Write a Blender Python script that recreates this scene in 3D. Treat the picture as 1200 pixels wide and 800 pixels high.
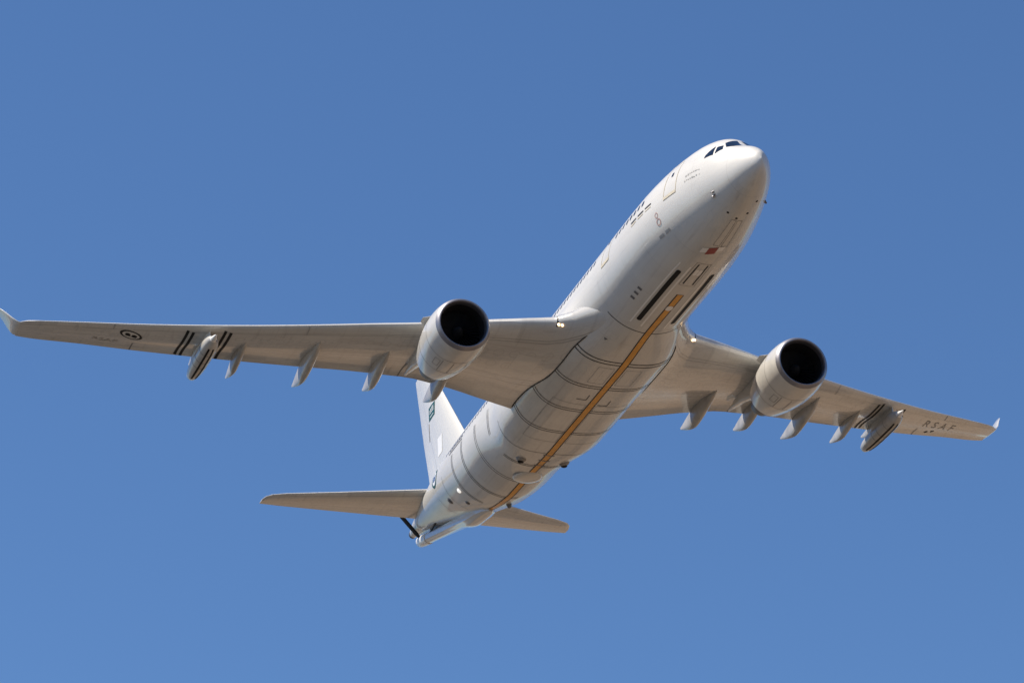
import bpy, bmesh, math, random
from math import sin, cos, radians, pi, sqrt, exp
from mathutils import Vector, Matrix
random.seed(7)
for o in list(bpy.data.objects): bpy.data.objects.remove(o)
SC = bpy.context.scene
COL = SC.collection

# ------------------------------------------------------------------ camera, sky, sun, exposure
PITCH = 24.8                       # the camera looks up this far
CAM_Z = 1.7
cd = bpy.data.cameras.new('camera'); cam = bpy.data.objects.new('camera', cd); COL.objects.link(cam)
cd.sensor_width = 36.0; cd.lens = 130.9; cd.clip_start = 0.5; cd.clip_end = 60000
cam.location = (0, 0, CAM_Z); cam.rotation_euler = (radians(90 + PITCH), 0, 0)
SC.camera = cam
CAM = Matrix.Translation((0, 0, CAM_Z)) @ Matrix.Rotation(radians(90 + PITCH), 4, 'X')
# attitude of the aircraft in camera axes; its own axes are x aft, y starboard, z up, metres from the nose
ROT = Matrix(((-0.3125074, -0.94948406, -0.02862061), (-0.40670043, 0.1065089, 0.90733159), (-0.85844853, 0.29518785, -0.4194404)))
TR = Vector((3.28488688, -1.8170268, -204.09486707))
AIR = CAM @ Matrix.Translation(TR) @ ROT.to_4x4() @ Matrix.Translation((-28, 0, 0))
SUN_A = Vector((0.07, 0.52, 0.85)).normalized()          # towards the sun, aircraft axes
SUN_W = (AIR.to_3x3() @ SUN_A).normalized()
ELEV = math.asin(SUN_W.z); AZ = math.atan2(SUN_W.x, SUN_W.y)
EXPOSURE = 0.50
w = bpy.data.worlds.new('World'); SC.world = w; w.use_nodes = True
nt = w.node_tree; nt.nodes.clear()
sky = nt.nodes.new('ShaderNodeTexSky'); sky.sky_type = 'NISHITA'; sky.sun_disc = False
sky.sun_elevation = ELEV; sky.sun_rotation = AZ
sky.air_density = 1.0; sky.dust_density = 0.0; sky.ozone_density = 10.0; sky.altitude = 0
bg = nt.nodes.new('ShaderNodeBackground'); bg.inputs['Strength'].default_value = 0.0885
wo = nt.nodes.new('ShaderNodeOutputWorld')
hs = nt.nodes.new('ShaderNodeHueSaturation'); hs.inputs['Saturation'].default_value = 1.02
nt.links.new(sky.outputs[0], hs.inputs['Color']); nt.links.new(hs.outputs[0], bg.inputs[0]); nt.links.new(bg.outputs[0], wo.inputs[0])
sd = bpy.data.lights.new('sun', 'SUN'); sd.energy = 4.8; sd.angle = radians(0.53); sd.color = (1.0, 0.92, 0.80)
sun = bpy.data.objects.new('sun', sd); COL.objects.link(sun)
sun.rotation_euler = SUN_W.to_track_quat('Z', 'Y').to_euler(); sun.location = (0, 0, 300)
vs = SC.view_settings; vs.view_transform = 'Standard'; vs.look = 'None'; vs.exposure = EXPOSURE; vs.gamma = 1.0
vs.use_curve_mapping = False

# ------------------------------------------------------------------ materials
class N:
    """tiny node helper"""
    def __init__(s, name):
        s.m = bpy.data.materials.new(name); s.m.use_nodes = True; s.t = s.m.node_tree; s.t.nodes.clear()
        s.out = s.new('ShaderNodeOutputMaterial'); s.b = s.new('ShaderNodeBsdfPrincipled')
        s.t.links.new(s.b.outputs[0], s.out.inputs[0])
    def new(s, k, **kw):
        n = s.t.nodes.new(k)
        for a, v in kw.items(): setattr(n, a, v)
        return n
    def put(s, sock, v):
        if isinstance(v, (int, float)): sock.default_value = v
        elif isinstance(v, (tuple, list)): sock.default_value = v
        else: s.t.links.new(v, sock)
    def math(s, op, a, b=0.0, c=0.0):
        n = s.new('ShaderNodeMath', operation=op)
        s.put(n.inputs[0], a); s.put(n.inputs[1], b); s.put(n.inputs[2], c); return n.outputs[0]
    def mix(s, f, a, b):
        n = s.new('ShaderNodeMix', data_type='RGBA')
        s.put(n.inputs[0], f); s.put(n.inputs[6], a); s.put(n.inputs[7], b); return n.outputs[2]
    def line(s, v, period, phase, half):           # 1 on thin lines every `period`
        f = s.math('FRACT', s.math('ADD', s.math('DIVIDE', v, period), 100.5 - phase / period))
        return s.math('LESS_THAN', s.math('ABSOLUTE', s.math('SUBTRACT', f, 0.5)), half / period)
    def at(s, v, pos, half):                       # 1 on one line
        return s.math('LESS_THAN', s.math('ABSOLUTE', s.math('SUBTRACT', v, pos)), half)
    def noise(s, vec, scale, detail=3, rough=0.55, stretch=(1, 1, 1)):
        mp = s.new('ShaderNodeMapping'); s.put(mp.inputs['Vector'], vec); mp.inputs['Scale'].default_value = stretch
        n = s.new('ShaderNodeTexNoise'); s.put(n.inputs['Vector'], mp.outputs[0])
        n.inputs['Scale'].default_value = scale; n.inputs['Detail'].default_value = detail; n.inputs['Roughness'].default_value = rough
        return n.outputs['Fac']
    def cells(s, a, pa, b, pb):
        cb = s.new('ShaderNodeCombineXYZ'); s.put(cb.inputs[0], s.math('FLOOR', s.math('DIVIDE', a, pa))); s.put(cb.inputs[1], s.math('FLOOR', s.math('DIVIDE', b, pb)))
        wn = s.new('ShaderNodeTexWhiteNoise', noise_dimensions='2D'); s.put(wn.inputs['Vector'], cb.outputs[0]); return wn.outputs['Value']
    def ramp(s, v, lo, hi):
        n = s.new('ShaderNodeMapRange', interpolation_type='SMOOTHSTEP'); s.put(n.inputs[0], v); n.inputs[1].default_value = lo; n.inputs[2].default_value = hi
        return n.outputs[0]

PAINT = (0.665, 0.635, 0.575, 1)
def finish(n, rough, coat=0.35, bump=None, spec=0.5, metallic=0.0):
    n.put(n.b.inputs['Roughness'], rough); n.b.inputs['Metallic'].default_value = metallic
    n.b.inputs['Coat Weight'].default_value = coat; n.b.inputs['Coat Roughness'].default_value = 0.04
    n.b.inputs['Specular IOR Level'].default_value = spec
    if bump is not None:
        bp = n.new('ShaderNodeBump'); bp.inputs['Strength'].default_value = bump[1]; bp.inputs['Distance'].default_value = 0.02
        n.put(bp.inputs['Height'], bump[0]); n.t.links.new(bp.outputs[0], n.b.inputs['Normal'])
def mx(n, *a):
    r = a[0]
    for q in a[1:]: r = n.math('MAXIMUM', r, q)
    return r
def hull_paint():
    n = N('hull_paint'); tc = n.new('ShaderNodeTexCoord'); o = tc.outputs['Object']
    sp = n.new('ShaderNodeSeparateXYZ'); n.put(sp.inputs[0], o); x, y, z = sp.outputs
    ang = n.math('ARCTAN2', y, n.math('ADD', z, -3.0))   # the root sits 3 m below the centreline
    fr = n.line(x, 2.665, 0.4, 0.022); st = n.math('MULTIPLY', n.line(ang, 0.384, 0.19, 0.0055), n.math('LESS_THAN', n.math('ABSOLUTE', x), 30))
    ln = n.math('MULTIPLY', mx(n, fr, st), n.ramp(n.noise(o, 0.7, 2), 0.35, 0.6))
    streak = n.ramp(n.noise(o, 1.0, 5, 0.62, (0.10, 3.0, 3.0)), 0.50, 0.78)
    blot = n.ramp(n.noise(o, 0.35, 4, 0.6), 0.35, 0.75)
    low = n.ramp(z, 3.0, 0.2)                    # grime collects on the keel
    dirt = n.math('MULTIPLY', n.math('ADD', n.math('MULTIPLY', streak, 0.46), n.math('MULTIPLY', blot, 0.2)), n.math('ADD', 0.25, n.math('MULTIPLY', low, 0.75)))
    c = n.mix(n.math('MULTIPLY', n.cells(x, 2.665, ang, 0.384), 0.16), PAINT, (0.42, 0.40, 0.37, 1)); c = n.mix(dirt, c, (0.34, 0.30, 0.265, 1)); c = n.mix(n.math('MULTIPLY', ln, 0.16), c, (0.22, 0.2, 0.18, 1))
    n.put(n.b.inputs['Base Color'], c)
    finish(n, n.math('ADD', 0.32, n.math('MULTIPLY', n.noise(o, 1.2, 3, .6, (.3, 2, 2)), 0.26)), 0.55, (n.math('ADD', n.math('MULTIPLY', n.noise(o, .55, 2), 0.5), n.math('MULTIPLY', ln, -.06)), 0.10))
    return n.m
def wing_paint(name='wing_paint', lines=(0.13, 0.155, 0.62, 0.70), grime=1.0, ripple=0.12, base=PAINT):
    n = N(name); tc = n.new('ShaderNodeTexCoord'); o = tc.outputs['Object']
    uv = n.new('ShaderNodeUVMap', uv_map='span_chord'); sp = n.new('ShaderNodeSeparateXYZ'); n.put(sp.inputs[0], uv.outputs[0]); u, v = sp.outputs[0], sp.outputs[1]
    ln = mx(n, *[n.at(v, q, 0.0055) for q in lines])
    rib = n.math('MULTIPLY', n.line(u, 1.37, 0.3, 0.018), n.ramp(n.noise(o, 0.8, 2), 0.42, 0.6))
    cb = n.new('ShaderNodeCombineXYZ'); n.put(cb.inputs[0], u); n.put(cb.inputs[1], n.math('MULTIPLY', v, 9.0))
    streak = n.ramp(n.noise(cb.outputs[0], 1.0, 4, 0.62, (0.28, 1.6, 1)), 0.45, 0.75)
    chord = n.ramp(n.noise(cb.outputs[0], 1.0, 3, 0.6, (3.5, 0.22, 1)), 0.52, 0.8)
    dirt = n.math('ADD', n.math('MULTIPLY', streak, 0.42 * grime), n.math('MULTIPLY', chord, 0.40 * grime))
    c = n.mix(n.math('MULTIPLY', n.cells(u, 2.74, v, 0.155), 0.26 * grime), base, (0.36, 0.34, 0.31, 1)); c = n.mix(dirt, c, (0.30, 0.265, 0.235, 1)); c = n.mix(n.math('MULTIPLY', ln, 0.38), c, (0.12, 0.11, 0.10, 1)); c = n.mix(n.math('MULTIPLY', rib, 0.12), c, (0.2, 0.18, 0.16, 1))
    fu = n.math('SUBTRACT', n.math('FRACT', n.math('DIVIDE', n.math('ABSOLUTE', u), 0.78)), 0.5)
    for vc in (0.30, 0.46):                      # rows of oval tank covers
        ev = n.math('DIVIDE', n.math('SUBTRACT', v, vc), 0.042); eu = n.math('DIVIDE', fu, 0.30)
        rr = n.math('SQRT', n.math('ADD', n.math('MULTIPLY', eu, eu), n.math('MULTIPLY', ev, ev)))
        c = n.mix(n.math('MULTIPLY', n.at(rr, 1.0, 0.13), 0.16 * grime), c, (0.12, 0.11, 0.10, 1))
    n.put(n.b.inputs['Base Color'], c)
    finish(n, n.math('ADD', 0.25, n.math('MULTIPLY', streak, 0.2)), 0.9, (n.math('ADD', n.noise(cb.outputs[0], .8, 2, .5, (.5, .8, 1)), n.math('MULTIPLY', ln, -.3)), ripple))
    return n.m
def plain(name, col, rough=0.4, coat=0.0, metallic=0.0, var=0.15, scale=2.5, spec=0.5):
    n = N(name); tc = n.new('ShaderNodeTexCoord')
    f = n.ramp(n.noise(tc.outputs['Object'], scale, 4, .6), 0.3, 0.75)
    d = tuple(c * (1 - var) for c in col) + (1,)
    n.put(n.b.inputs['Base Color'], n.mix(f, tuple(col) + (1,), d)); finish(n, rough, coat, None, spec, metallic)
    return n.m
def lamp_mat(name, col, strength):
    n = N(name); n.b.inputs['Base Color'].default_value = tuple(col) + (1,)
    n.b.inputs['Emission Color'].default_value = tuple(col) + (1,); n.b.inputs['Emission Strength'].default_value = strength
    return n.m
M = dict(hull=hull_paint(), wing=wing_paint(), tail=wing_paint('tail_paint', (0.12, 0.68)), fin=wing_paint('fin_paint', (0.70,), 0.06, 0.02, (0.73, 0.69, 0.60, 1)), fairing=plain('shaded_fairing_paint', (0.52, 0.485, 0.43), 0.36, 0.5, 0, 0.3, 1.1),  # fairing paint darkened to carry the shade under the wing, with mottled soiling
    paint=plain('grey_paint', PAINT[:3], 0.3, 0.9, 0, 0.10, 1.2), white=plain('white_paint', (0.86, 0.84, 0.80), 0.3, 0.3, 0, 0.04),
    nacelle=plain('nacelle_paint', (0.665, 0.635, 0.58), 0.32, 0.6, 0, 0.16, 1.0),
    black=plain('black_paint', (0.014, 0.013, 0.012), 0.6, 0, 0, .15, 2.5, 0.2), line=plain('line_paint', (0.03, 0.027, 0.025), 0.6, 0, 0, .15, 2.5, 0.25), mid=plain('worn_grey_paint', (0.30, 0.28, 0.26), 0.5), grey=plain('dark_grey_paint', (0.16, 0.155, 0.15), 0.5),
    faint=plain('faint_grey_paint', (0.38, 0.37, 0.35), 0.5), orange=plain('orange_paint', (0.82, 0.37, 0.03), 0.4, 0, 0, 0.25, 1.5),
    yellow=plain('pale_yellow_paint', (0.64, 0.565, 0.43), 0.5), rust=plain('faded_red_paint', (0.48, 0.30, 0.26), 0.5), red=plain('red_paint', (0.30, 0.035, 0.03), 0.45), green=plain('green_paint', (0.010, 0.075, 0.06), 0.4),
    blue=plain('blue_paint', (0.03, 0.09, 0.25), 0.4),
    glass=plain('dark_glass', (0.008, 0.010, 0.014), 0.08, 0.5), metal=plain('bare_metal', (0.30, 0.29, 0.31), 0.46, 0, 0.9, 0.15), liner=plain('inlet_liner', (0.016, 0.016, 0.018), 0.55, 0, 0, .2),
    blade=plain('fan_metal', (0.018, 0.018, 0.02), 0.5, 0, 0.3, .2), hot=plain('heat_stained_metal', (0.16, 0.13, 0.11), 0.42, 0, 0.8, 0.35), seal=plain('seal_grey', (0.30, 0.28, 0.26), 0.6),
    lamp=lamp_mat('lamp_lens', (1.0, 0.66, 0.34), 3.0), strobe=lamp_mat('beacon_lens', (1.0, 0.97, 0.9), 0.5))

# ------------------------------------------------------------------ building helpers (aircraft axes)
BASE = Vector((28, 0, -3.0))
def obj(name, bm, mat, parent, label=None, smooth=True, ang=35):
    me = bpy.data.meshes.new(name); bmesh.ops.recalc_face_normals(bm, faces=bm.faces)
    for v in bm.verts: v.co -= BASE
    bm.to_mesh(me); bm.free()
    if smooth:
        me.shade_smooth(); me.set_sharp_from_angle(angle=radians(ang))
    for m in (mat if isinstance(mat, (list, tuple)) else [mat]): me.materials.append(m)
    o = bpy.data.objects.new(name, me); COL.objects.link(o); o.parent = parent
    if label: o['label'] = label
    return o
def pchip(xs, ys):
    n = len(xs); h = [xs[i + 1] - xs[i] for i in range(n - 1)]; d = [(ys[i + 1] - ys[i]) / h[i] for i in range(n - 1)]
    m = [0.0] * n
    for i in range(1, n - 1):
        if d[i - 1] * d[i] > 0:
            a, b = 2 * h[i] + h[i - 1], h[i] + 2 * h[i - 1]; m[i] = (a + b) / (a / d[i - 1] + b / d[i])
    m[0] = d[0]; m[-1] = d[-1]
    def f(x):
        if x <= xs[0]: return ys[0]
        if x >= xs[-1]: return ys[-1]
        i = 0
        while xs[i + 1] < x: i += 1
        t = (x - xs[i]) / h[i]
        return (ys[i] * (1 + 2 * t) * (1 - t) ** 2 + m[i] * h[i] * t * (1 - t) ** 2 + ys[i + 1] * t * t * (3 - 2 * t) + m[i + 1] * h[i] * t * t * (t - 1))
    return f
def sstep(a, b, x):
    t = max(0.0, min(1.0, (x - a) / (b - a))); return t * t * (3 - 2 * t)
def loft(bm, rings, close=True, cap0=True, cap1=True, uvs=None):
    V = [[bm.verts.new(p) for p in r] for r in rings]
    lay = (bm.loops.layers.uv.get('span_chord') or bm.loops.layers.uv.new('span_chord')) if uvs else None
    n = len(V[0]); rng = n if close else n - 1
    for i in range(len(V) - 1):
        for j in range(rng):
            k = (j + 1) % n
            try: f = bm.faces.new((V[i][j], V[i + 1][j], V[i + 1][k], V[i][k]))
            except ValueError: continue
            if uvs:
                for lp, (a, b) in zip(f.loops, ((i, j), (i + 1, j), (i + 1, k), (i, k))): lp[lay].uv = uvs[a][b]
    for flag, r in ((cap0, V[0]), (cap1, V[-1])):
        if flag and close:
            try: bm.faces.new(r)
            except ValueError: pass
    return V
def patch(bm, S, us, vfun, nv, off):
    """sheet on surface S(u,v): for each u a run of v from vfun(u)[0] to [1], raised by off"""
    def P(u, v):
        e = 1e-3; p = S(u, v); a = S(u + e, v) - p; b = S(u, v + e) - p
        nn = a.cross(b); 
        if nn.length < 1e-12: return p
        nn.normalize()
        c = REF(u, p) if REF else Vector((0, 0, -1))
        if nn.dot(c) < 0: nn = -nn
        return p + nn * off
    rows = []
    for u in us:
        v0, v1 = vfun(u); rows.append([bm.verts.new(P(u, v0 + (v1 - v0) * j / nv)) for j in range(nv + 1)])
    for i in range(len(rows) - 1):
        for j in range(nv): bm.faces.new((rows[i][j], rows[i + 1][j], rows[i + 1][j + 1], rows[i][j + 1]))
REF = None
def lin(a, b, n): return [a + (b - a) * i / n for i in range(n + 1)]
def tube(bm, pts, rad, n=10):
    rings = []
    for i, p in enumerate(pts):
        p = Vector(p); a = Vector(pts[max(0, i - 1)]); b = Vector(pts[min(len(pts) - 1, i + 1)]); d = (b - a).normalized()
        s = d.cross(Vector((0, 0, 1)));
        if s.length < 1e-3: s = Vector((0, 1, 0))
        s.normalize(); q = d.cross(s); r = rad[i] if isinstance(rad, (list, tuple)) else rad
        rings.append([p + s * r * cos(2 * pi * k / n) + q * r * sin(2 * pi * k / n) for k in range(n)])
    loft(bm, rings)
def lathe(bm, prof, c, n=64, squash=None):
    """profile of (x, r) turned about the axis through c along x"""
    rings = []
    for x, r in prof:
        ring = []
        for k in range(n):
            a = 2 * pi * k / n; rr = r
            if squash: rr = squash(x, a, r)
            ring.append(Vector((c[0] + x, c[1] + rr * sin(a), c[2] + rr * cos(a))))
        rings.append(ring)
    loft(bm, rings, True, False, False)
def blob(bm, c, rx, ry, rz, n=14, m=8):
    rings = []
    for i in range(m + 1):
        t = pi * i / m; r = max(sin(t), 0.02)
        rings.append([Vector((c[0] + rx * r * cos(2 * pi * k / n), c[1] + ry * r * sin(2 * pi * k / n), c[2] + rz * cos(t))) for k in range(n)])
    loft(bm, rings)
def text_verts(s, size):
    cu = bpy.data.curves.new('lettering', 'FONT'); cu.body = s; cu.size = size; cu.align_x = 'CENTER'; cu.resolution_u = 3
    to = bpy.data.objects.new('lettering', cu); COL.objects.link(to); bpy.context.view_layer.update()
    me = to.to_mesh(); bm = bmesh.new(); bm.from_mesh(me); to.to_mesh_clear()
    bpy.data.objects.remove(to); bpy.data.curves.remove(cu)
    bmesh.ops.triangulate(bm, faces=bm.faces); return bm

# ------------------------------------------------------------------ ground (lights the underside by bounce)
def structure(name, bm, mat):
    me = bpy.data.meshes.new(name); bm.to_mesh(me); bm.free(); me.materials.append(mat)
    o = bpy.data.objects.new(name, me); COL.objects.link(o); o['kind'] = 'structure'; return o
def ground_mat():
    n = N('desert_ground'); tc = n.new('ShaderNodeTexCoord'); o = tc.outputs['Object']
    f = n.ramp(n.noise(o, 0.012, 6, .62), 0.35, 0.7); g = n.ramp(n.noise(o, 0.15, 5, .65), 0.4, 0.7)
    c = n.mix(f, (0.255, 0.178, 0.115, 1), (0.175, 0.122, 0.08, 1)); c = n.mix(n.math('MULTIPLY', g, .35), c, (0.11, 0.088, 0.06, 1))
    n.put(n.b.inputs['Base Color'], c); finish(n, 0.95, 0, None, 0.2); return n.m
def tarmac_mat():
    n = N('tarmac'); tc = n.new('ShaderNodeTexCoord'); o = tc.outputs['Object']
    f = n.ramp(n.noise(o, 0.05, 6, .6, (1, .15, 1)), 0.3, 0.75)
    n.put(n.b.inputs['Base Color'], n.mix(f, (0.050, 0.045, 0.040, 1), (0.032, 0.029, 0.026, 1))); finish(n, 0.85, 0); return n.m
bm = bmesh.new()
RR = [bm.verts.new((12000 * cos(2 * pi * k / 96), 12000 * sin(2 * pi * k / 96), 0)) for k in range(96)]; bm.faces.new(RR)
structure('ground', bm, ground_mat())
HEAD = (AIR.to_3x3() @ Vector((-1, 0, 0))); HEAD.z = 0; HEAD.normalize()
STBD = Vector((HEAD.y, -HEAD.x, 0)); UNDER = AIR @ Vector((28, 0, 0)); UNDER.z = 0
def strip(name, y0, y1, half, z, mat):
    bm = bmesh.new()
    bm.faces.new([bm.verts.new(UNDER + HEAD * a + STBD * b + Vector((0, 0, z))) for a, b in ((-half, y0), (half, y0), (half, y1), (-half, y1))])
    return structure(name, bm, mat)
strip('bounce_apron', -14, 420, 1600, .004, tarmac_mat())  # unseen tarmac, added to darken the bounce on the starboard wing
strip('runway', -150, -95, 1900, .008, tarmac_mat())

# ------------------------------------------------------------------ the aircraft
root = bpy.data.objects.new('tanker_aircraft', None); COL.objects.link(root)
root.empty_display_size = 3
root.matrix_world = AIR @ Matrix.Translation(BASE)
root['label'] = 'pale grey twin-engine military tanker jet with an orange belly stripe flying overhead'
root['category'] = 'aircraft'

# ---- fuselage
FX = [0, .12, .35, .7, 1.2, 1.7, 2.15, 2.6, 3.1, 3.6, 4.3, 5.2, 6.4, 8, 10, 11.5, 36, 38.5, 41, 44, 47, 50, 53, 55.5, 57.2, 57.8]
FT = [-.78, -.42, -.14, .15, .47, .74, 1.02, 1.42, 1.80, 2.06, 2.32, 2.54, 2.70, 2.80, 2.82, 2.82, 2.82, 2.82, 2.82, 2.82, 2.81, 2.78, 2.74, 2.70, 2.62, 2.52]
FB = [-.82, -1.14, -1.38, -1.61, -1.85, -2.03, -2.17, -2.28, -2.39, -2.48, -2.58, -2.68, -2.77, -2.82, -2.82, -2.82, -2.82, -2.78, -2.48, -1.78, -.94, -.06, .80, 1.48, 1.86, 1.98]
FW = [.02, .22, .44, .68, .93, 1.13, 1.29, 1.44, 1.60, 1.74, 1.92, 2.12, 2.35, 2.59, 2.77, 2.82, 2.82, 2.80, 2.70, 2.47, 2.12, 1.66, 1.12, .68, .38, .26]
fT, fB, fW = pchip(FX, FT), pchip(FX, FB), pchip(FX, FW)
def zc(x):
    if x < 9: return fB(x) + (fT(x) - fB(x)) * (.5 - .035 * (1 - x / 9)) if x > 0 else -.80
    return (fT(x) + fB(x)) / 2
def fus(x, a):                       # a in degrees from the keel towards starboard
    t = radians(a); c = zc(x); z = c - cos(t) * ((c - fB(x)) if cos(t) > 0 else (fT(x) - c))
    return Vector((x, fW(x) * sin(t), z))
def belly_r(x, a):
    k = sstep(15.9, 20.5, x) * (1 - sstep(31.5, 36.9, x)); k2 = sstep(15.9, 21.5, x) * (1 - sstep(31.0, 34.3, x))
    wd = 2.825 + .36 * k2; h = 2.825 + .235 * k; nn = 2.0 + 1.15 * k
    t = radians(abs(a)); r = ((abs(sin(t)) / wd) ** nn + (abs(cos(t)) / h) ** nn) ** (-1 / nn)
    f = sstep(78, 108, abs(a)); return r * (1 - f) + (2.79) * f
def belly(x, a):
    r = belly_r(x, a); t = radians(a); return Vector((x, r * sin(t), -r * cos(t)))
def hull(x, a):
    return belly(x, a) if 16.0 < x < 36.5 and abs(a) < 100 else fus(x, a)
REF_F = lambda u, p: Vector((0, p.y, p.z - zc(u)))
xs = sorted(set([.0, .02, .05, .1, .16, .25, .35, .5, .65, .8, 1, 1.2, 1.45, 1.7, 1.95, 2.15, 2.4, 2.6, 2.85, 3.1, 3.35, 3.6, 4, 4.5, 5, 5.6, 6.4, 7.2, 8, 9, 10] + lin(10, 36, 13) + lin(36, 57.8, 30)))
bm = bmesh.new()
loft(bm, [[fus(x, 360 * k / 96) for k in range(96)] for x in xs])
fuselage = obj('fuselage', bm, M['hull'], root)
bm = bmesh.new()
loft(bm, [[belly(x, -108 + 216 * k / 72) for k in range(73)] for x in lin(15.9, 36.9, 60)], close=False)
fairing = obj('belly_fairing', bm, M['hull'], root)

def dec(name, mat, parent, build, label=None):
    bm = bmesh.new(); build(bm); return obj(name, bm, mat, parent, label)
def S_h(u, v): return hull(u, v)
REF = REF_F
OFF = .014
def box_on(bm, S, u0, u1, v0, v1, off=OFF, nu=6, nv=6): patch(bm, S, lin(u0, u1, nu), lambda u: (v0, v1), nv, off)
def hoop(bm, x, wd, a0, a1, off=OFF): patch(bm, S_h, lin(x - wd / 2, x + wd / 2, 1), lambda u: (a0, a1), 64, off)
def deg(m, r=2.82): return math.degrees(m / r)
def outline(bm, S, u0, u1, v0, v1, t, tv, off=OFF):
    box_on(bm, S, u0, u1, v0, v0 + tv, off, 8, 1); box_on(bm, S, u0, u1, v1 - tv, v1, off, 8, 1)
    box_on(bm, S, u0, u0 + t, v0 + tv, v1 - tv, off, 1, 10); box_on(bm, S, u1 - t, u1, v0 + tv, v1 - tv, off, 1, 10)
def za(z): return 90 + math.degrees(math.asin(z / 2.82))          # height on the tube to angle
def slot(bm, S, u0, u1, v, hw, off=OFF, n=24):                      # round-ended bar along the tube, hw in degrees
    rm = hw * pi / 180 * 2.82
    def vf(u):
        d = min(u - u0, u1 - u)
        q = hw * (sqrt(max(0, 1 - (1 - d / rm) ** 2)) if d < rm else 1); q = max(q, hw * .05); return (v - q, v + q)
    us = sorted(set([u0 + rm * (1 - cos(pi / 2 * i / 6)) for i in range(7)] + lin(u0 + rm, u1 - rm, n) + [u1 - rm * (1 - cos(pi / 2 * i / 6)) for i in range(7)]))
    patch(bm, S, us, vf, 4, off)

# cabin windows
def window(x, side):
    return dec('cabin_window', M['glass'], fuselage, lambda b: slot_v(b, x, side))
def slot_v(b, x, side):
    a = za(1.08); h = deg(.18)
    us = [x - .125 * cos(pi * i / 8) for i in range(9)]
    def vf(u):
        q = max(.3, (1 - abs((u - x) / .125) ** 3.0)) * h; return ((a - q) * side, (a + q) * side)
    patch(b, S_h, us, vf, 4, .012)
wx = [9.55 + .533 * i for i in range(8)] + [16.7 + .533 * i for i in range(29)]
for x in wx:
    window(x, 1); window(x, -1)
for i in range(22): window(32.3 + .533 * i, 1)
# cockpit glazing: three panes a side, laid on the nose by height and station
def nose_pt(x, a): return fus(x, a)
def ang_at(x, z):
    lo, hi = 60.0, 180.0
    for _ in range(40):
        m = (lo + hi) / 2
        if fus(x, m).z < z: lo = m
        else: hi = m
    return lo
def pane(b, quad, side):           # quad: four (x, z or y) corners given as (x, angle)
    n = 6; G = []
    for i in range(n + 1):
        row = []
        for j in range(n + 1):
            s, t = i / n, j / n
            x = (quad[0][0] * (1 - s) + quad[1][0] * s) * (1 - t) + (quad[3][0] * (1 - s) + quad[2][0] * s) * t
            a = (quad[0][1] * (1 - s) + quad[1][1] * s) * (1 - t) + (quad[3][1] * (1 - s) + quad[2][1] * s) * t
            p = fus(x, a * side); e = 1e-3; d = (fus(x + e, a * side) - p).cross(fus(x, a * side + e) - p).normalized()
            if d.dot(Vector((-.3, p.y, p.z - zc(x)))) < 0: d = -d
            row.append(b.verts.new(p + d * .012))
        G.append(row)
    for i in range(n):
        for j in range(n): b.faces.new((G[i][j], G[i + 1][j], G[i + 1][j + 1], G[i][j + 1]))
PANES = [[(1.78, 171), (2.43, 144.6), (2.76, 152.5), (2.66, 176)],
         [(2.84, 123.6), (2.50, 136.8), (2.66, 145.2), (2.95, 138)],
         [(2.94, 121.6), (3.57, 117), (3.54, 121.5), (3.09, 139)]]
for sd_ in (1, -1):
    for q in PANES: dec('windshield_pane', M['glass'], fuselage, lambda b: pane(b, q, sd_))
# doors
for sd_ in (1, -1):
    for (x0, x1, zl, zh) in ((5.8, 7.0, .06, 1.95), (14.05, 15.2, .06, 1.95)):
        def f(b):
            S = (lambda u, v: fus(u, v))
            aa, bb = za(zl) * sd_, za(zh) * sd_   # height as an angle round the tube
            outline(b, S, x0, x1, min(aa, bb), max(aa, bb), .05, deg(.05))
        d = dec('passenger_door', M['yellow'], fuselage, f)
        dec('door_sill', M['yellow'], d, lambda b: box_on(b, lambda u, v: fus(u, v), x0 + .05, x1 - .05, sd_ * (za(zl) + .3), sd_ * (za(zl) + .3 + deg(.16)), .02))
        dec('door_window', M['glass'], d, lambda b: box_on(b, lambda u, v: fus(u, v), (x0 + x1) / 2 - .09, (x0 + x1) / 2 + .09, sd_ * za(1.2), sd_ * za(1.42), .016))
# lettering and marks on the starboard side of the nose
def squiggle(b, x0, x1, z, h, n, seed):
    r = random.Random(seed)
    x = x0
    while x < x1:
        wd = r.uniform(.05, .16); hh = h * r.uniform(.35, 1); a = za(z) + deg(r.uniform(-.03, .03))
        box_on(b, lambda u, v: fus(u, v), x, min(x + wd, x1), a - deg(hh / 2), a + deg(hh / 2), .01, 1, 1); x += wd + r.uniform(.02, .09)
        if r.random() < .12: x += .12
dec('name_lettering', M['faint'], fuselage, lambda b: squiggle(b, 3.75, 4.95, .62, .11, 12, 3))
dec('name_lettering', M['faint'], fuselage, lambda b: squiggle(b, 3.7, 5.0, .30, .09, 12, 4))
for i, (x, z) in enumerate(((8.32, .51), (9.2, .51), (10.08, .51))):
    def f(b):
        box_on(b, S_h, x, x + .7, za(z) - deg(.035), za(z) + deg(.035)); 
    g = dec('side_vent', M['line'], fuselage, f)
    dec('vent_edge', M['yellow'], g, lambda b: box_on(b, S_h, x + .02, x + .68, za(z - .16) - deg(.03), za(z - .16) + deg(.03)))
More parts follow.
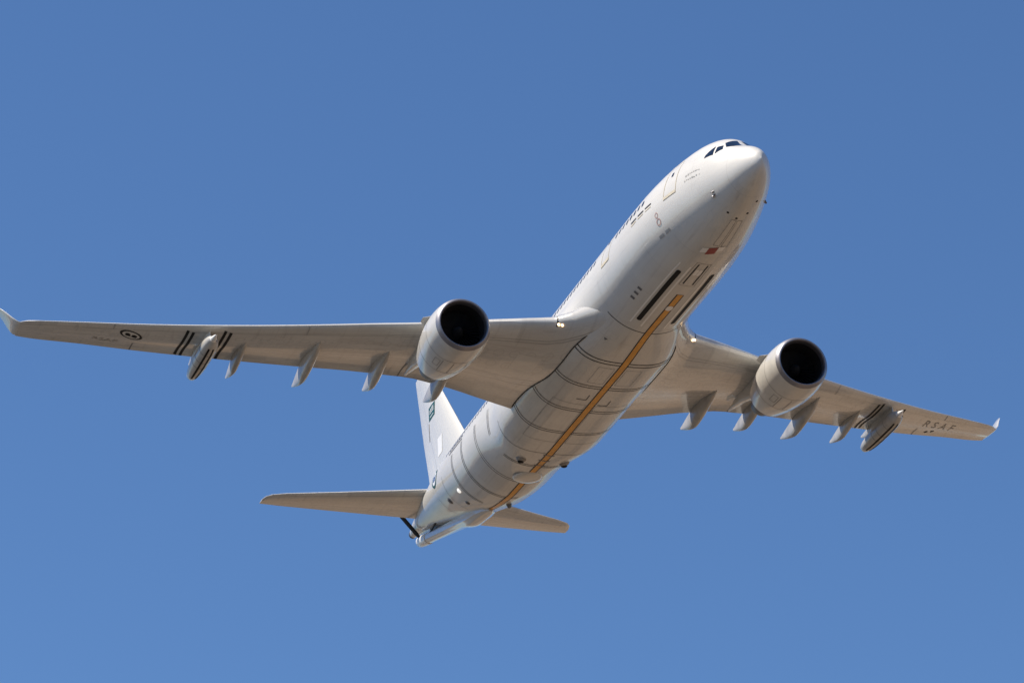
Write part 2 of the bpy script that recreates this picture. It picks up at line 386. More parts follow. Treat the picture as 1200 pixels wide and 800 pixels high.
def ringmark(b, x, a, r0, r1, n=24, S=S_h, fac=None):
    k = fac or deg(1)
    for i in range(n):
        t0, t1 = 2 * pi * i / n, 2 * pi * (i + 1) / n; q = []
        for (r, t) in ((r0, t0), (r1, t0), (r1, t1), (r0, t1)):
            u, v = x + r * cos(t), a + r * sin(t) * k
            p = S(u, v); e = 1e-3; nn = (S(u + e, v) - p).cross(S(u, v + e) - p).normalized(); c = REF(u, p)
            if nn.dot(c) < 0: nn = -nn
            q.append(b.verts.new(p + nn * OFF))
        if r0 < 1e-4: b.faces.new((q[0], q[1], q[2]))
        else: b.faces.new(q)
for x, a, r in ((7.8, 82, .15), (7.72, 73.8, .2)):
    dec('warning_mark', M['rust'], fuselage, lambda b: (ringmark(b, x, a, r * .72, r),))
for x in (12.5, 13.03, 13.57):
    dec('side_grille', M['grey'], fuselage, lambda b: box_on(b, S_h, x - .1, x + .1, 36.6, 41.8))
for x in (7.1, 7.75): dec('side_grille', M['faint'], fuselage, lambda b: box_on(b, S_h, x, x + .45, 57.5, 61))
# belly: refuelling guide lights, stripe, flag, gear doors
for sd_ in (1, -1):
    dec('guide_light_panel', M['black'], fuselage, lambda b: slot(b, S_h, 9.1, 15.1, 19.3 * sd_ + .4, deg(.125)))
    for da in (-6.6, 6.0): dec('panel_surround', M['white'], fuselage, lambda b: slot(b, S_h, 8.4, 15.6, 19.3 * sd_ + da, deg(.045), .006))
    dec('guide_light_panel', M['line'], fuselage, lambda b: box_on(b, S_h, 7.95, 10.2, 5.2 * sd_ + .9, 5.2 * sd_ + 2.4), 'narrow dark light strip beside the nose wheel bay')
    dec('light_lens', M['white'], fuselage, lambda b: slot(b, S_h, 8.5, 9.15, 2.2 * sd_ + 1.2, deg(.1), .01))
dec('panel_surround', M['seal'], fuselage, lambda b: outline(b, S_h, 7.8, 10.4, -7, 10.5, .03, .6, .006))
SK = lambda u, v: fus(u + (v - 5) * .024, v)
flag = dec('flag', M['red'], fuselage, lambda b: box_on(b, SK, 6.1, 6.75, .5, 10.5))
for a0, a1 in ((-7.5, .3), (10.7, 17.5)): dec('flag_panel', M['white'], flag, lambda b: box_on(b, SK, 6.1, 6.55, a0, a1))
for sd_ in (1, -1):
    dec('nose_wheel_door', M['mid'], fuselage, lambda b: outline(b, S_h, 3.5, 5.9, min(1 * sd_, 9.5 * sd_), max(1 * sd_, 9.5 * sd_), .03, .5))
def stripe_parts():
    segs = [(11.45, 32.2), (32.3, 35.1), (36.9, 42.9)]
    for (a, b_) in segs:
        n = max(4, int((b_ - a) / .4)); hw = .142
        s = dec('guide_stripe', M['orange'], root, lambda b: patch(b, S_h, lin(a, b_, n), lambda u: (-deg(hw), deg(hw)), 6, .016))
        for sd_ in (1, -1):
            dec('stripe_edge', M['line'], s, lambda b: patch(b, S_h, lin(a, b_, n), lambda u: tuple(sorted((sd_ * deg(hw + .01), sd_ * deg(hw + .055)))), 2, .016))
stripe_parts()
dec('stripe_gap_mark', M['white'], root, lambda b: slot(b, S_h, 12.8, 13.35, 0, deg(.17), .022))
for (u, s_) in ((32.25, .18), (33.1, .1), (33.9, .12)):
    dec('stripe_catch', M['grey'], root, lambda b: box_on(b, S_h, u - .06, u + .06, -deg(.3), deg(.3), .02))
# double hoops
for (x, a0, a1, t, gap, mat) in ((16.22, -62, 50, .05, 0, 'line'), (19.8, -84, 72, .07, .30, 'line'), (22.9, -84, 72, .055, .26, 'line'), (26.0, -84, 74, .05, .24, 'line'), (29.0, -84, 78, .045, .22, 'line'),
        (32.0, -84, 66, .04, 0, 'grey'), (34.1, -30, 40, .05, .2, 'line'), (34.35, 66, 98, .045, .2, 'line'), (36.75, -20, 98, .045, .2, 'line'), (39.4, -12, 100, .045, .2, 'line'), (41.55, 18, 98, .045, .2, 'line'), (44.3, 20, 84, .03, 0, 'grey'), (46.6, 22, 60, .03, 0, 'grey')):
    for dx in ((-gap / 2, gap / 2) if gap else (0,)):
        dec('hoop_line', M[mat], root, lambda b: hoop(b, x + dx, t, a0, a1))
for a in (103, 107.5): dec('hatch_line', M['line'], fuselage, lambda b: box_on(b, S_h, 39.4, 42.4, a - .6, a + .6, OFF, 12, 1))
dec('fairing_edge', M['grey'], fairing, lambda b: patch(b, lambda u, v: fus(16.2 + u + 1.9 * max(0, (v - 40) / 32) ** 2, v), [0, .06], lambda u: (40, 74), 24, .02))
for (x, a) in ((23.9, 9), (24.4, -16)):
    dec('panel_bracket', M['grey'], fairing, lambda b: (box_on(b, S_h, x, x + .7, a, a + 1), box_on(b, S_h, x + .62, x + .7, a, a + 10)))
for sd_ in (1, -1):
    dec('wheel_bay_door', M['faint'], fairing, lambda b: outline(b, S_h, 25.2, 30.4, *sorted((sd_ * 5, sd_ * 38)), .03, .5, .008))
    dec('wheel_bay_door', M['faint'], fairing, lambda b: outline(b, S_h, 20.4, 22.4, *sorted((sd_ * 6, sd_ * 22)), .025, .45, .008))
dec('drain_port', M['grey'], fairing, lambda b: ringmark(b, 17.9, 34, 0, .12, 3)); 
# rear roundel
rr = dec('roundel', M['green'], fuselage, lambda b: ringmark(b, 46.47, 97, .52, .72, 32, lambda u, v: fus(u, v), 24))
dec('roundel_disc', M['white'], rr, lambda b: ringmark(b, 46.47, 97, 0, .52, 32, lambda u, v: fus(u, v), 24))
dec('roundel_emblem', M['blue'], rr, lambda b: [box_on(b, lambda u, v: fus(u, v), 46.47 + dx - .14, 46.47 + dx + .14, 97 - 5, 97 + 5, .02, 2, 2) for dx in (-.2, .2)])

# antennas, lamps, domes
def dome(x, a, r, h, mat, name, parent=fuselage, label=None):
    p = hull(x, a); e = 1e-2; nn = (hull(x + e, a) - p).cross(hull(x, a + e) - p).normalized()
    if nn.dot(Vector((0, p.y, p.z - zc(x)))) < 0: nn = -nn
    t = Vector((1, 0, 0)); s = nn.cross(t).normalized(); t = s.cross(nn)
    bm = bmesh.new(); rings = []
    for i in range(7):
        q = pi / 2 * i / 6; rings.append([p + (t * cos(k * pi / 8) + s * sin(k * pi / 8)) * r * max(cos(q), .03) + nn * (h * sin(q) - .01) for k in range(16)])
    loft(bm, rings); return obj(name, bm, mat, parent, label)
for x, a in ((33.45, 23), (33.6, -26)):
    d = dome(x, a, .30, .17, M['seal'], 'camera_dome', fairing); 
    p = hull(x + .06, a) + Vector((0, 0, -.13)); bm = bmesh.new(); blob(bm, p, .19, .19, .10); obj('dome_lens', bm, M['black'], d)
lens = dome(36.0, 0, .85, .20, M['paint'], 'camera_housing', root)
dome(42.3, 50, .16, .12, M['strobe'], 'beacon', fuselage)
dome(41.0, -12, .16, .25, M['grey'], 'antenna', fuselage); dome(45.0, 46, .22, .1, M['grey'], 'drain_mast', fuselage); dome(43.0, 30, .16, .1, M['grey'], 'drain_mast', fuselage)
for x, a in ((3.19, 21.7), (3.36, 3.3), (2.93, -12.1), (2.11, -23.5)):
    dome(x, a, .07, .04, M['black'], 'probe', fuselage)
def blade(x, a, ln, ht, th=.06, mat='paint', name='blade_antenna'):
    p = hull(x, a); nn = Vector((0, p.y, p.z - zc(x))).normalized(); bm = bmesh.new(); s = Vector((1, 0, 0)).cross(nn)
    rings = [[p + Vector((dx, 0, 0)) * k + Vector((sh, 0, 0)) + s * dy * k + nn * hh for dx, dy in ((-ln / 2, 0), (-ln / 4, th / 2), (ln / 2, .005), (ln / 2, -.005), (-ln / 4, -th / 2))] for hh, k, sh in ((-.05, 1, 0), (ht, .55, ln * .25))]
    loft(bm, rings); return obj(name, bm, M[mat], fuselage)
blade(3.05, 57, .26, .14, .08, 'metal', 'air_data_probe'); blade(3.0, 63, .2, .12, .06, 'metal', 'air_data_probe'); blade(3.0, -57, .26, .14, .08, 'metal', 'air_data_probe')
blade(12.0, 176, .5, .35); blade(22, 180, .5, .4)

# ---- wings
WY = [2.0, 2.6, 3.2, 3.9, 5, 7, 8.7, 10.2, 12.2, 14.5, 17, 20, 23, 26, 28, 28.85, 29.15]
WLX = [15.5, 17.05, 18.35, 19.28, 19.96, 21.20, 22.27, 23.2, 24.45, 25.88, 27.45, 29.32, 31.2, 33.08, 34.33, 34.98, 35.35]
WTX = [29.8, 29.75, 29.65, 29.55, 29.40, 29.2, 29.2, 29.55, 30.22, 31.1, 32.08, 33.28, 34.5, 35.75, 36.65, 37.05, 37.15]
WLZ = [-1.30, -1.28, -1.22, -1.15, -1.0, -.72, -.50, -.32, -.02, .30, .68, 1.18, 1.74, 2.37, 2.78, 2.99, 3.06]
TC = [.155, .155, .152, .148, .142, .132, .122, .115, .11, .107, .105, .103, .10, .098, .095, .09, .085]
TW = [.035, .035, .035, .035, .035, .033, .03, .028, .026, .024, .022, .02, .02, .02, .02, .015, .01]
wlx, wtx, wlz, wtc, wtw = pchip(WY, WLX), pchip(WY, WTX), pchip(WY, WLZ), pchip(WY, TC), pchip(WY, TW)
def af(c, up):
    t = 5 * (.2969 * sqrt(max(c, 0)) - .126 * c - .3516 * c * c + .2843 * c ** 3 - .1015 * c ** 4)
    s = max(0, (c - .52) / .48); cam_ = .030 * s ** 1.6 * (1 - s) * 3.0 + .010 * sin(pi * c)
    return cam_ + (t if up else -t * .96) , cam_
def wing_pt(y, c, up=False):
    a = abs(y); x0, x1 = wlx(a), wtx(a); ch = x1 - x0
    t = 5 * wtc(a) * (.2969 * sqrt(max(c, 0)) - .126 * c - .3516 * c * c + .2843 * c ** 3 - .1015 * c ** 4)
    s = max(0, (c - .52) / .48); cb = .100 * s ** 1.5 * (1 - s) + .004 * sin(pi * c)
    return Vector((x0 + c * ch, y, wlz(a) - wtw(a) * ch * c + ch * (cb + (t if up else -t * .92))))
CS = [.5 * (1 - cos(pi * i / 22)) for i in range(23)]
ring_c = [(c, True) for c in reversed(CS)] + [(c, False) for c in CS[1:-1]]
ring_c = [(1.0, True)] + [(c, True) for c in reversed(CS[:-1])] + [(c, False) for c in CS[1:]]
def wy_at(y, x): return (x - wlx(abs(y))) / (wtx(abs(y)) - wlx(abs(y)))
REF_W = lambda u, p: Vector((0, 0, -1))
def Wl(y, x): return wing_pt(y, min(max(wy_at(y, x), .002), .998))
wings = {}
for side in (1, -1):
    bm = bmesh.new(); ys = sorted(set(WY + lin(2, 29, 40)))
    rings = [[wing_pt(side * y, c, up) + (Vector((0, 0, .004)) if (c == 1 and up) else Vector()) for c, up in ring_c] for y in ys]
    uvs = [[(y, c) for c, up in ring_c] for y in ys]
    loft(bm, rings, True, True, True, uvs)
    wg = obj('wing', bm, M['wing'], root, None); wings[side] = wg
    # winglet: raked up and out from the tip
    bm = bmesh.new(); rings = []
    for k, (dy, dz, lx, ch) in enumerate(((0, 0, 0, 1.79), (.10, .03, .06, 1.76), (.22, .14, .16, 1.66), (.40, .36, .34, 1.48), (.68, .82, .76, 1.10), (1.02, 1.30, 1.22, .68), (1.08, 1.38, 1.38, .44))):
        y = 29.15 + dy; ring = []
        tilt = min(1, k / 3); nrm = Vector((0, -side * .93 * tilt, .37 + .63 * (1 - tilt))).normalized()
        for c, up in ring_c:
            t = 5 * .085 * (.2969 * sqrt(max(c, 0)) - .126 * c - .3516 * c * c + .2843 * c ** 3 - .1015 * c ** 4)
            ring.append(Vector((35.36 + lx + c * ch, side * y, 3.06 + .03 * c + dz)) + nrm * ch * (t if up else -t))
        rings.append(ring)
    loft(bm, rings); obj('winglet', bm, M['paint'], wg)
    # flap track fairings
    for (y, xf, xt, zt, dep, wd) in ((7.55, 25.6, 31.3, -1.02, .97, .56), (10.9, 26.4, 31.7, -.56, .94, .52), (14.45, 27.3, 33.3, -.03, .97, .52), (17.95, 29.7, 34.3, .52, .76, .42), (20.0, 31.3, 34.4, 1.12, .42, .34)):
        bm = bmesh.new(); rings = []; n = 22
        for i in range(n + 1):
            s = i / n; x = xf + (xt - xf) * s
            ch0, ch1 = wlx(y), wtx(y); c = min((x - ch0) / (ch1 - ch0), .985); zw = wing_pt(y, c).z
            depth = dep * (sin(pi / 2 * min(1, s / .62)) ** 1.25 if s < .62 else 1.0)
            zb = zw - depth
            xm = xf + .62 * (xt - xf); cm = min((xm - ch0) / (ch1 - ch0), .985); zm = wing_pt(y, cm).z - dep
            if s >= .62: q = (s - .62) / .38; zb = zm * (1 - q ** 1.35) + (zt - .06) * q ** 1.35
            top = zw + .05
            if x > ch1 - .25: q = min(1, (x - (ch1 - .25)) / (xt - ch1 + .25)); top = (zw + .03) * (1 - q) + (zt + .05) * q
            hw = wd / 2 * max(.06, (sin(pi / 2 * min(1, s / .45)) ** .7) if s < .55 else max(.02, 1 - ((s - .55) / .45) ** 1.2))
            h = max(top - zb, .02); ring = []
            for (fy, fz) in ((0, 1), (.55, 1), (.95, .96), (1, .6), (.93, .36), (.72, .17), (.36, .045), (0, 0), (-.36, .045), (-.72, .17), (-.93, .36), (-1, .6), (-.95, .96), (-.55, 1)):
                ring.append(Vector((x, side * y + hw * fy, zb + h * fz)))
            rings.append(ring)
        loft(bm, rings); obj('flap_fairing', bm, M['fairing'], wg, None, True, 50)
    # double stripes either side of the pod
    for yc, sh in ((19.05, -.05), (20.85, .1)):
        for d in (-.145, .145):
            yy = side * (yc + d)
            REF = REF_W
            dec('wing_stripe', M['black'], wg, lambda b: patch(b, lambda u, v: Wl(u, v), [yy - .075, yy + .075], lambda u: (wlx(yc) + .45, wtx(yc) - .03), 20, .012))
    # landing lamps in the root leading edge
    bm = bmesh.new(); p = wing_pt(side * 3.75, .012)
    rings = []
    for c in (.0, .004, .010, .02, .035): pass
    REF = lambda u, p: Vector((-1, 0, -.6))
    bay = dec('lamp_bay', M['black'], wg, lambda b: patch(b, lambda u, v: wing_pt(u, abs(v), v < 0), lin(side * 3.58, side * 3.88, 3), lambda u: (-.010, .020), 12, .012))
    for dy, c in ((3.64, .016), (3.80, .010)):
        q = wing_pt(side * dy, c); bm2 = bmesh.new(); blob(bm2, q + Vector((-.03, 0, -.02)), .06, .075, .08, 12, 8); obj('landing_lamp', bm2, M['lamp'], bay)
    bm.free()
    REF = REF_W
    # slat brackets, small dark seams at the leading edge
    for y in (15.3, 24.6):
        dec('slat_seam', M['faint'], wg, lambda b: patch(b, lambda u, v: Wl(u, v), [side * y - .03, side * y + .03], lambda u: (wlx(y) + .03, wlx(y) + .16 * (wtx(y) - wlx(y))), 6, .01))
    for y in (9.6, 23.3):
        dec('flap_seam', M['grey'], wg, lambda b: patch(b, lambda u, v: Wl(u, v), [side * y - .03, side * y + .03], lambda u: (wlx(y) + .72 * (wtx(y) - wlx(y)), wtx(y) - .02), 6, .01))
for side in (1, -1):
    bm = bmesh.new(); rings = []
    for x, y, z, ry, rz in ((28.0, 2.7, -1.35, .4, .3), (29.6, 2.8, -1.33, .36, .28), (31.0, 2.74, -1.2, .26, .24), (32.3, 2.66, -1.1, .15, .16), (33.4, 2.56, -1.05, .02, .03)):
        rings.append([Vector((x, side * (y + ry * cos(2 * pi * k / 16)), z + rz * sin(2 * pi * k / 16))) for k in range(16)])
    loft(bm, rings); obj('root_fillet', bm, M['paint'], wings[side])
# dark strip standing in for gap shadow where the wing skin meets the fairing
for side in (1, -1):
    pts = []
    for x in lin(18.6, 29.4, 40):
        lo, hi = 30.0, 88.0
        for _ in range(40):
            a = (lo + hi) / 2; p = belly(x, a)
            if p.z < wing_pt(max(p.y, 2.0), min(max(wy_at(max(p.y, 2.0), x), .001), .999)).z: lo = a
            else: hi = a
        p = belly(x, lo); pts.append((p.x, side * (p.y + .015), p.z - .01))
    bm = bmesh.new(); tube(bm, pts, [.004] + [.03] * 40, 6); obj('root_shade_line', bm, M['line'], wings[side])
REF = REF_W
dec('pale_patch', M['paint'], wings[1], lambda b: patch(b, lambda u, v: Wl(u, v), lin(3.7, 4.9, 4), lambda u: (22.3 + (u - 3.7) * .3, 24.2 + (u - 3.7) * .3), 6, .006))  # paler patch near the starboard wing root
def wing_text(s, size, y0, x0, par, mat, name, flip=1, squash=1.0, shear=0.0):
    bm = text_verts(s, size); out = bmesh.new(); mp = {}
    for v in bm.verts:
        y = y0 - v.co.x * flip; x = x0 - v.co.y * squash + shear * v.co.x * flip
        p = Wl(y, x); mp[v] = out.verts.new(p + Vector((0, 0, -.014)))
    for f in bm.faces:
        try: out.faces.new([mp[v] for v in f.verts])
        except ValueError: pass
    bm.free(); return obj(name, out, M[mat], par)
wing_text('R S A F', .86, -24.6, 33.92, wings[-1], 'mid', 'wing_lettering', 1, 1.45, .58)
wing_text('RSAF', .62, 24.75, 34.45, wings[1], 'faint', 'wing_lettering', 1, 1.0, -.3)
for y in (-24.2, -24.6): dec('drain_hole', M['black'], wings[-1], lambda b: ringmark(b, y, 34.5, 0, .12, 12, Wl, 1.0))
# low-visibility roundel under the starboard wing
rw = dec('roundel', M['line'], wings[1], lambda b: ringmark(b, 23.62, 32.68, .47, .61, 40, Wl, .76))
dec('roundel_disc', M['paint'], rw, lambda b: ringmark(b, 23.62, 32.68, 0, .47, 40, Wl, .76))
def sword(b):
    for dy in (-.19, .17):
        ringmark(b, 23.62 + dy, 32.68, 0, .15, 14, lambda u, v: Wl(u, v) + Vector((0, 0, -.006)), 1.0)
    patch(b, lambda u, v: Wl(u, v), [23.32, 23.92], lambda u: (32.8, 32.86), 2, .02)
dec('roundel_emblem', M['black'], rw, sword)

# ---- engines
for side in (1, -1):
    c = Vector((18.02, side * 9.41, -2.54))
    prof = [(.34, 1.21), (.16, 1.225), (.06, 1.25), (.01, 1.285), (0, 1.32), (.02, 1.36), (.09, 1.42), (.22, 1.48)]
    body = [(.22, 1.48), (.45, 1.535), (.8, 1.585), (1.3, 1.615), (1.9, 1.61), (2.5, 1.565), (3.2, 1.47), (3.9, 1.34), (4.5, 1.20), (4.72, 1.145), (4.70, 1.12), (4.3, 1.17), (3.8, 1.2)]
    bm = bmesh.new(); lathe(bm, body, c); eng = obj('engine', bm, M['nacelle'], root)
    bm = bmesh.new(); lathe(bm, prof, c); obj('inlet_lip', bm, M['metal'], eng)
    bm = bmesh.new(); lathe(bm, [(.34, 1.21), (.7, 1.19), (1.1, 1.2), (1.5, 1.22)], c); obj('inlet_duct', bm, M['liner'], eng)
    bm = bmesh.new(); lathe(bm, [(1.45, .30), (1.5, 1.22)], c); obj('fan_backing', bm, M['black'], eng)
    bm = bmesh.new(); lathe(bm, [(3.8, 1.2), (3.75, .8)], c); obj('exhaust_backing', bm, M['black'], eng)
    bm = bmesh.new()
    for k in range(34):
        a = 2 * pi * k / 34; rings = []
        for r, tw, chd in ((.32, .3, .2), (.75, .75, .24), (1.19, 1.05, .28)):
            rad_ = Vector((0, sin(a), cos(a))); tan = Vector((0, cos(a), -sin(a))); d = Vector((cos(tw), 0, 0)) + tan * sin(tw); q = c + Vector((1.22, 0, 0)) + rad_ * r; th = rad_.cross(d) * .012
            rings.append([q - d * chd * .5, q + th, q + d * chd * .5, q - th])
        loft(bm, rings)
    obj('fan', bm, M['blade'], eng)
    bm = bmesh.new(); lathe(bm, [(.62, .01), (.72, .1), (.95, .23), (1.25, .33), (1.45, .36)], c); obj('spinner', bm, M['liner'], eng)
    bm = bmesh.new(); lathe(bm, [(3.6, .92), (4.5, .90), (5.2, .80), (5.9, .63), (6.0, .60), (5.95, .57), (5.6, .55)], c); obj('core_cowl', bm, M['hot'], eng)
    bm = bmesh.new(); lathe(bm, [(5.5, .42), (6.0, .38), (6.6, .22), (6.95, .03)], c); obj('exhaust_cone', bm, M['hot'], eng)
    for xx in (1.45, 3.05):
        def rad_at(q): 
            f = pchip([p_[0] for p_ in body[:10]], [p_[1] for p_ in body[:10]]); return f(q)
        bm = bmesh.new(); lathe(bm, [(xx, rad_at(xx) + .004), (xx + .035, rad_at(xx + .035) + .004)], c); obj('cowl_seam', bm, M['seal'], eng)
    def cowl(u, v): return c + Vector((u, rad_at(u) * sin(radians(v)), -rad_at(u) * cos(radians(v))))
    REF = lambda u, p: Vector((0, p.y - c.y, p.z - c.z))
    for a in (-24, 24, 3):
        dec('cowl_latch', M['seal'], eng, lambda b: patch(b, cowl, lin(1.6, 3.0, 6), lambda u: (a - .6, a + .6), 1, .008))
    dec('cowl_panel', M['seal'], eng, lambda b: (outline(b, cowl, 1.75, 2.5, 28, 40, .03, .9, .008), outline(b, cowl, 1.75, 2.5, -40, -28, .03, .9, .008)))
    # nacelle strake
    for s2 in (1, -1):
        bm = bmesh.new(); a = radians(125) * s2; d = Vector((0, sin(a), -cos(a))); sdv = Vector((0, cos(a), sin(a)))
        loft(bm, [[c + Vector((x, 0, 0)) + d * (rad_at(x) - .03 + q) + sdv * t for (q, t) in ((0, .02), (h_, .008), (h_, -.008), (0, -.02))] for x, h_ in ((1.5, .03), (2.1, .34), (2.6, .36), (2.75, .05))]); obj('strake', bm, M['nacelle'], eng)
    # pylon
    bm = bmesh.new(); rings = []
    for (x, zb, zt, hw) in ((19.6, -1.12, -.94, .06), (20.3, -1.3, -.70, .22), (21.3, -1.5, -.52, .27), (22.6, -1.6, -.30, .28), (24.0, -1.85, -.35, .28), (25.2, -1.62, -.45, .27), (26.4, -1.3, -.6, .24), (27.6, -1.05, -.75, .16), (28.6, -.88, -.8, .05)):
        r = []
        for k in range(20):
            a = 2 * pi * k / 20; ca, sa = cos(a), sin(a)
            r.append(Vector((x, side * 9.41 + hw * math.copysign(abs(ca) ** .6, ca), (zt + zb) / 2 + (zt - zb) / 2 * math.copysign(abs(sa) ** .5, sa))))
        rings.append(r)
    loft(bm, rings); obj('pylon', bm, M['paint'], eng)

# ---- hose refuelling pods
for side in (1, -1):
    c = Vector((28.95, side * 19.95, .22)); zsl = -.012
    prof = [(.0, .17), (.12, .26), (.35, .36), (.7, .43), (1.2, .465), (2.6, .47), (3.4, .455), (4.1, .41), (4.6, .345), (4.95, .27), (5.0, .24), (4.9, .16)]
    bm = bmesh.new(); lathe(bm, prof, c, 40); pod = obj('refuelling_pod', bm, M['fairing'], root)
    bm = bmesh.new(); lathe(bm, [(-.62, .008), (-.42, .075), (-.15, .155), (.02, .19)], c, 24); sp_ = obj('turbine_spinner', bm, M['white'], pod)
    for k in range(4):
        a = pi / 4 + k * pi / 2; d = Vector((0, sin(a), cos(a))); t = Vector((0, cos(a), -sin(a))); bm = bmesh.new()
        loft(bm, [[c + Vector((-.12, 0, 0)) + d * r - Vector((w_, 0, 0)), c + Vector((-.12, 0, 0)) + d * r + t * .02, c + Vector((-.12, 0, 0)) + d * r + Vector((w_, 0, 0)), c + Vector((-.12, 0, 0)) + d * r - t * .02] for r, w_ in ((.1, .05), (.2, .05), (.27, .03))]); obj('turbine_blade', bm, M['seal'], pod)
    fr = pchip([p_[0] for p_ in prof[:11]], [p_[1] for p_ in prof[:11]])
    def ps(u, v): return c + Vector((u, fr(u) * sin(radians(v)), -fr(u) * cos(radians(v))))
    REF = lambda u, p: Vector((0, p.y - c.y, p.z - c.z))
    for a in (-17, 17): dec('pod_stripe', M['black'], pod, lambda b: patch(b, ps, lin(.5, 4.55, 24), lambda u: (a - 7, a + 7), 4, .008))
    for u in (1.25, 2.2, 2.9): dec('pod_seam', M['grey'], pod, lambda b: patch(b, ps, [u, u + .04], lambda u: (-100, 100), 40, .006))
    bm = bmesh.new(); lathe(bm, [(4.85, .02), (4.93, .17), (5.05, .18), (5.12, .16), (5.12, .02)], c, 24); obj('drogue', bm, M['hot'], pod)
    bm = bmesh.new(); rings = []
    for x, zb, hw in ((29.75, .5, .03), (30.2, .42, .12), (31.2, .4, .15), (32.2, .4, .14), (33.0, .45, .08), (33.4, .5, .02)):
        zt = max(Wl(side * 20.0, x).z + .08, zb + .1) if x < 33.2 else 1.05
        rings.append([Vector((x, c.y + hw * fy, zz)) for fy, zz in ((-1, zb), (-1, zt), (1, zt), (1, zb))])
    loft(bm, rings); obj('pylon', bm, M['paint'], pod)

# ---- tailplane and fin
def foil(x0, ch, t, n=16):
    cs = [.5 * (1 - cos(pi * i / n)) for i in range(n + 1)]
    f = lambda c: 5 * t * (.2969 * sqrt(c) - .126 * c - .3516 * c * c + .2843 * c ** 3 - .1015 * c ** 4) * ch
    return [(x0 + c * ch, f(c), c) for c in reversed(cs)] + [(x0 + c * ch, -f(c), c) for c in cs[1:]]
for side in (1, -1):
    bm = bmesh.new(); rings = []; uvs = []
    for y, le, te in ((.3, 50.15, 55.1), (1.0, 50.6, 55.28), (3, 51.85, 55.85), (6, 53.72, 56.68), (8.75, 55.4, 57.42), (9.48, 55.95, 57.57), (9.78, 56.4, 57.65), (9.90, 56.9, 57.65)):
        pr = foil(le, te - le, .10 if y < 9 else .08); z0 = 2.08 + .115 * y
        rings.append([Vector((x, side * y, z0 - h * .0 + h + .0)) for x, h, c_ in pr]); uvs.append([(y, c_) for x, h, c_ in pr])
    loft(bm, rings, True, True, True, uvs); obj('tailplane', bm, M['tail'], root)
bm = bmesh.new(); rings = []; uvs = []
FZ = [2.2, 2.75, 3.1, 4.8, 7, 9.5, 11.2, 11.75, 11.95, 12.02]
FL = [43.9, 45.0, 45.65, 47.24, 49.3, 51.64, 53.25, 53.95, 54.5, 55.1]
FTE = [53.7, 53.87, 53.97, 54.46, 55.25, 56.0, 56.52, 56.68, 56.72, 56.72]
fle, fte = pchip(FZ, FL), pchip(FZ, FTE)
for z in FZ:
    pr = foil(fle(z), fte(z) - fle(z), .105 if z < 11.5 else .07)
    rings.append([Vector((x, h, z)) for x, h, c_ in pr]); uvs.append([(z, c_) for x, h, c_ in pr])
loft(bm, rings, True, True, True, uvs); fin = obj('tail_fin', bm, M['fin'], root)
def fs(side):
    def S(u, v):                   # u = x, v = z
        ch = fte(v) - fle(v); c_ = min(max((u - fle(v)) / ch, 0), 1)
        return Vector((u, side * 5 * .105 * (.2969 * sqrt(c_) - .126 * c_ - .3516 * c_ * c_ + .2843 * c_ ** 3 - .1015 * c_ ** 4) * ch, v))
    return S
for side in (1, -1):
    REF = lambda u, p: Vector((0, side, 0))
    fl = dec('flag', M['green'], fin, lambda b: patch(b, fs(side), lin(52.1, 53.45, 6), lambda u: (7.9, 8.8), 6, .012))
    def script(b):
        r = random.Random(5); x = 52.35
        while x < 53.15:
            wd = r.uniform(.06, .15); h = r.uniform(.16, .34); patch(b, fs(side), [x, x + wd * .6], lambda u: (8.4, 8.4 + h * .8), 1, .02); x += wd * 1.3
        patch(b, fs(side), [52.35, 53.15], lambda u: (8.06, 8.11), 1, .02)
        patch(b, fs(side), [52.3, 53.23], lambda u: (8.32, 8.37), 1, .02)
    dec('flag_script', M['white'], fl, script)
    dec('serial_lettering', M['grey'], fin, lambda b: patch(b, fs(side), [53.45, 53.55], lambda u: (6.6, 7.8), 6, .012))
    dec('repair_patch', M['white'], fin, lambda b: patch(b, fs(side), lin(50.5, 51.5, 4), lambda u: (4.75, 5.95), 4, .012))

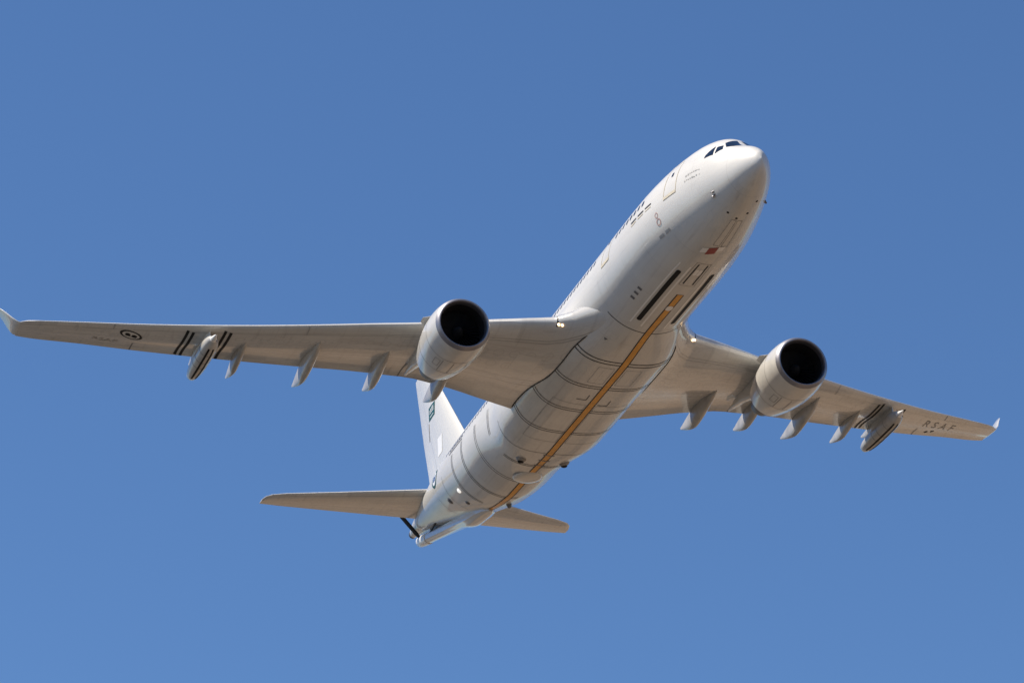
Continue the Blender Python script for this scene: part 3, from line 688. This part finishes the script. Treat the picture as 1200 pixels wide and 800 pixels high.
# ---- tail cone outlet and the refuelling boom
bm = bmesh.new(); lathe(bm, [(57.55, .30), (58.05, .24), (58.05, .20), (57.7, .19)], (0, 0, 2.26), 24); obj('exhaust_outlet', bm, M['hot'], root)
def boom_c(x): return -2.02 + (x - 43.2) * .240
bm = bmesh.new(); rings = []
for x, hw, ht, hb in ((42.6, .12, .1, .12), (43.1, .42, .35, .2), (44.2, .56, .55, .34), (45.6, .58, .5, .54), (46.5, .54, .45, .53), (47.6, .42, .4, .37), (51, .35, .34, .32), (53.5, .33, .32, .32), (54.7, .32, .32, .33)):
    zc_ = boom_c(x); rr_ = []
    for k in range(24):
        ca, sa = cos(2 * pi * k / 24), sin(2 * pi * k / 24)
        rr_.append(Vector((x, hw * math.copysign(abs(ca) ** .62, ca) * (1 if sa > -.3 else .8), zc_ + (ht if sa > 0 else hb) * math.copysign(abs(sa) ** .62, sa))))
    rings.append(rr_)
loft(bm, rings); boom = obj('refuelling_boom', bm, M['paint'], root)
bm = bmesh.new(); tube(bm, [(x, 0, boom_c(x)) for x in (54.6, 55.7, 56.3, 56.5)], [.37, .37, .34, .24], 24); obj('boom_tip', bm, M['white'], boom)
bm = bmesh.new(); tube(bm, [(x, 0, boom_c(x)) for x in (56.45, 56.7)], [.13, .11], 16); obj('boom_nozzle', bm, M['hot'], boom)
for side in (1, -1):
    bm = bmesh.new(); a = Vector((55.7, side * .25, boom_c(55.7) + .15)); b_ = Vector((55.9, side * 1.42, boom_c(55.7) + 1.62)); dr = (b_ - a).normalized(); nn = dr.cross(Vector((1, 0, 0))).normalized()
    rings = [[a.lerp(b_, s) + Vector((dx, 0, 0)) * k + nn * t for dx, t in ((-.26, 0), (-.1, .05), (.26, .012), (.26, -.012), (-.1, -.05))] for s, k in ((0, .7), (.12, .8), (.16, 1), (1, 1))]
    loft(bm, rings); obj('ruddevator', bm, M['black'], boom)
# cradle under the tail cone
bm = bmesh.new(); rings = []
for x, hw in ((50.5, .06), (51.2, .16), (53.0, .18), (54.0, .08)):
    zt = fB(x) + .08; zb = boom_c(x) + .3; rings.append([Vector((x, hw, zt)), Vector((x, hw, zb)), Vector((x, -hw, zb)), Vector((x, -hw, zt))])
loft(bm, rings); obj('boom_latch', bm, M['grey'], boom)
for sd_ in (1, -1):
    bm = bmesh.new(); tube(bm, [(51.5, .5 * sd_, fB(51.5) + .15), (53.6, .25 * sd_, boom_c(53.6) + .2)], .06, 8); obj('boom_strut', bm, M['line'], boom)
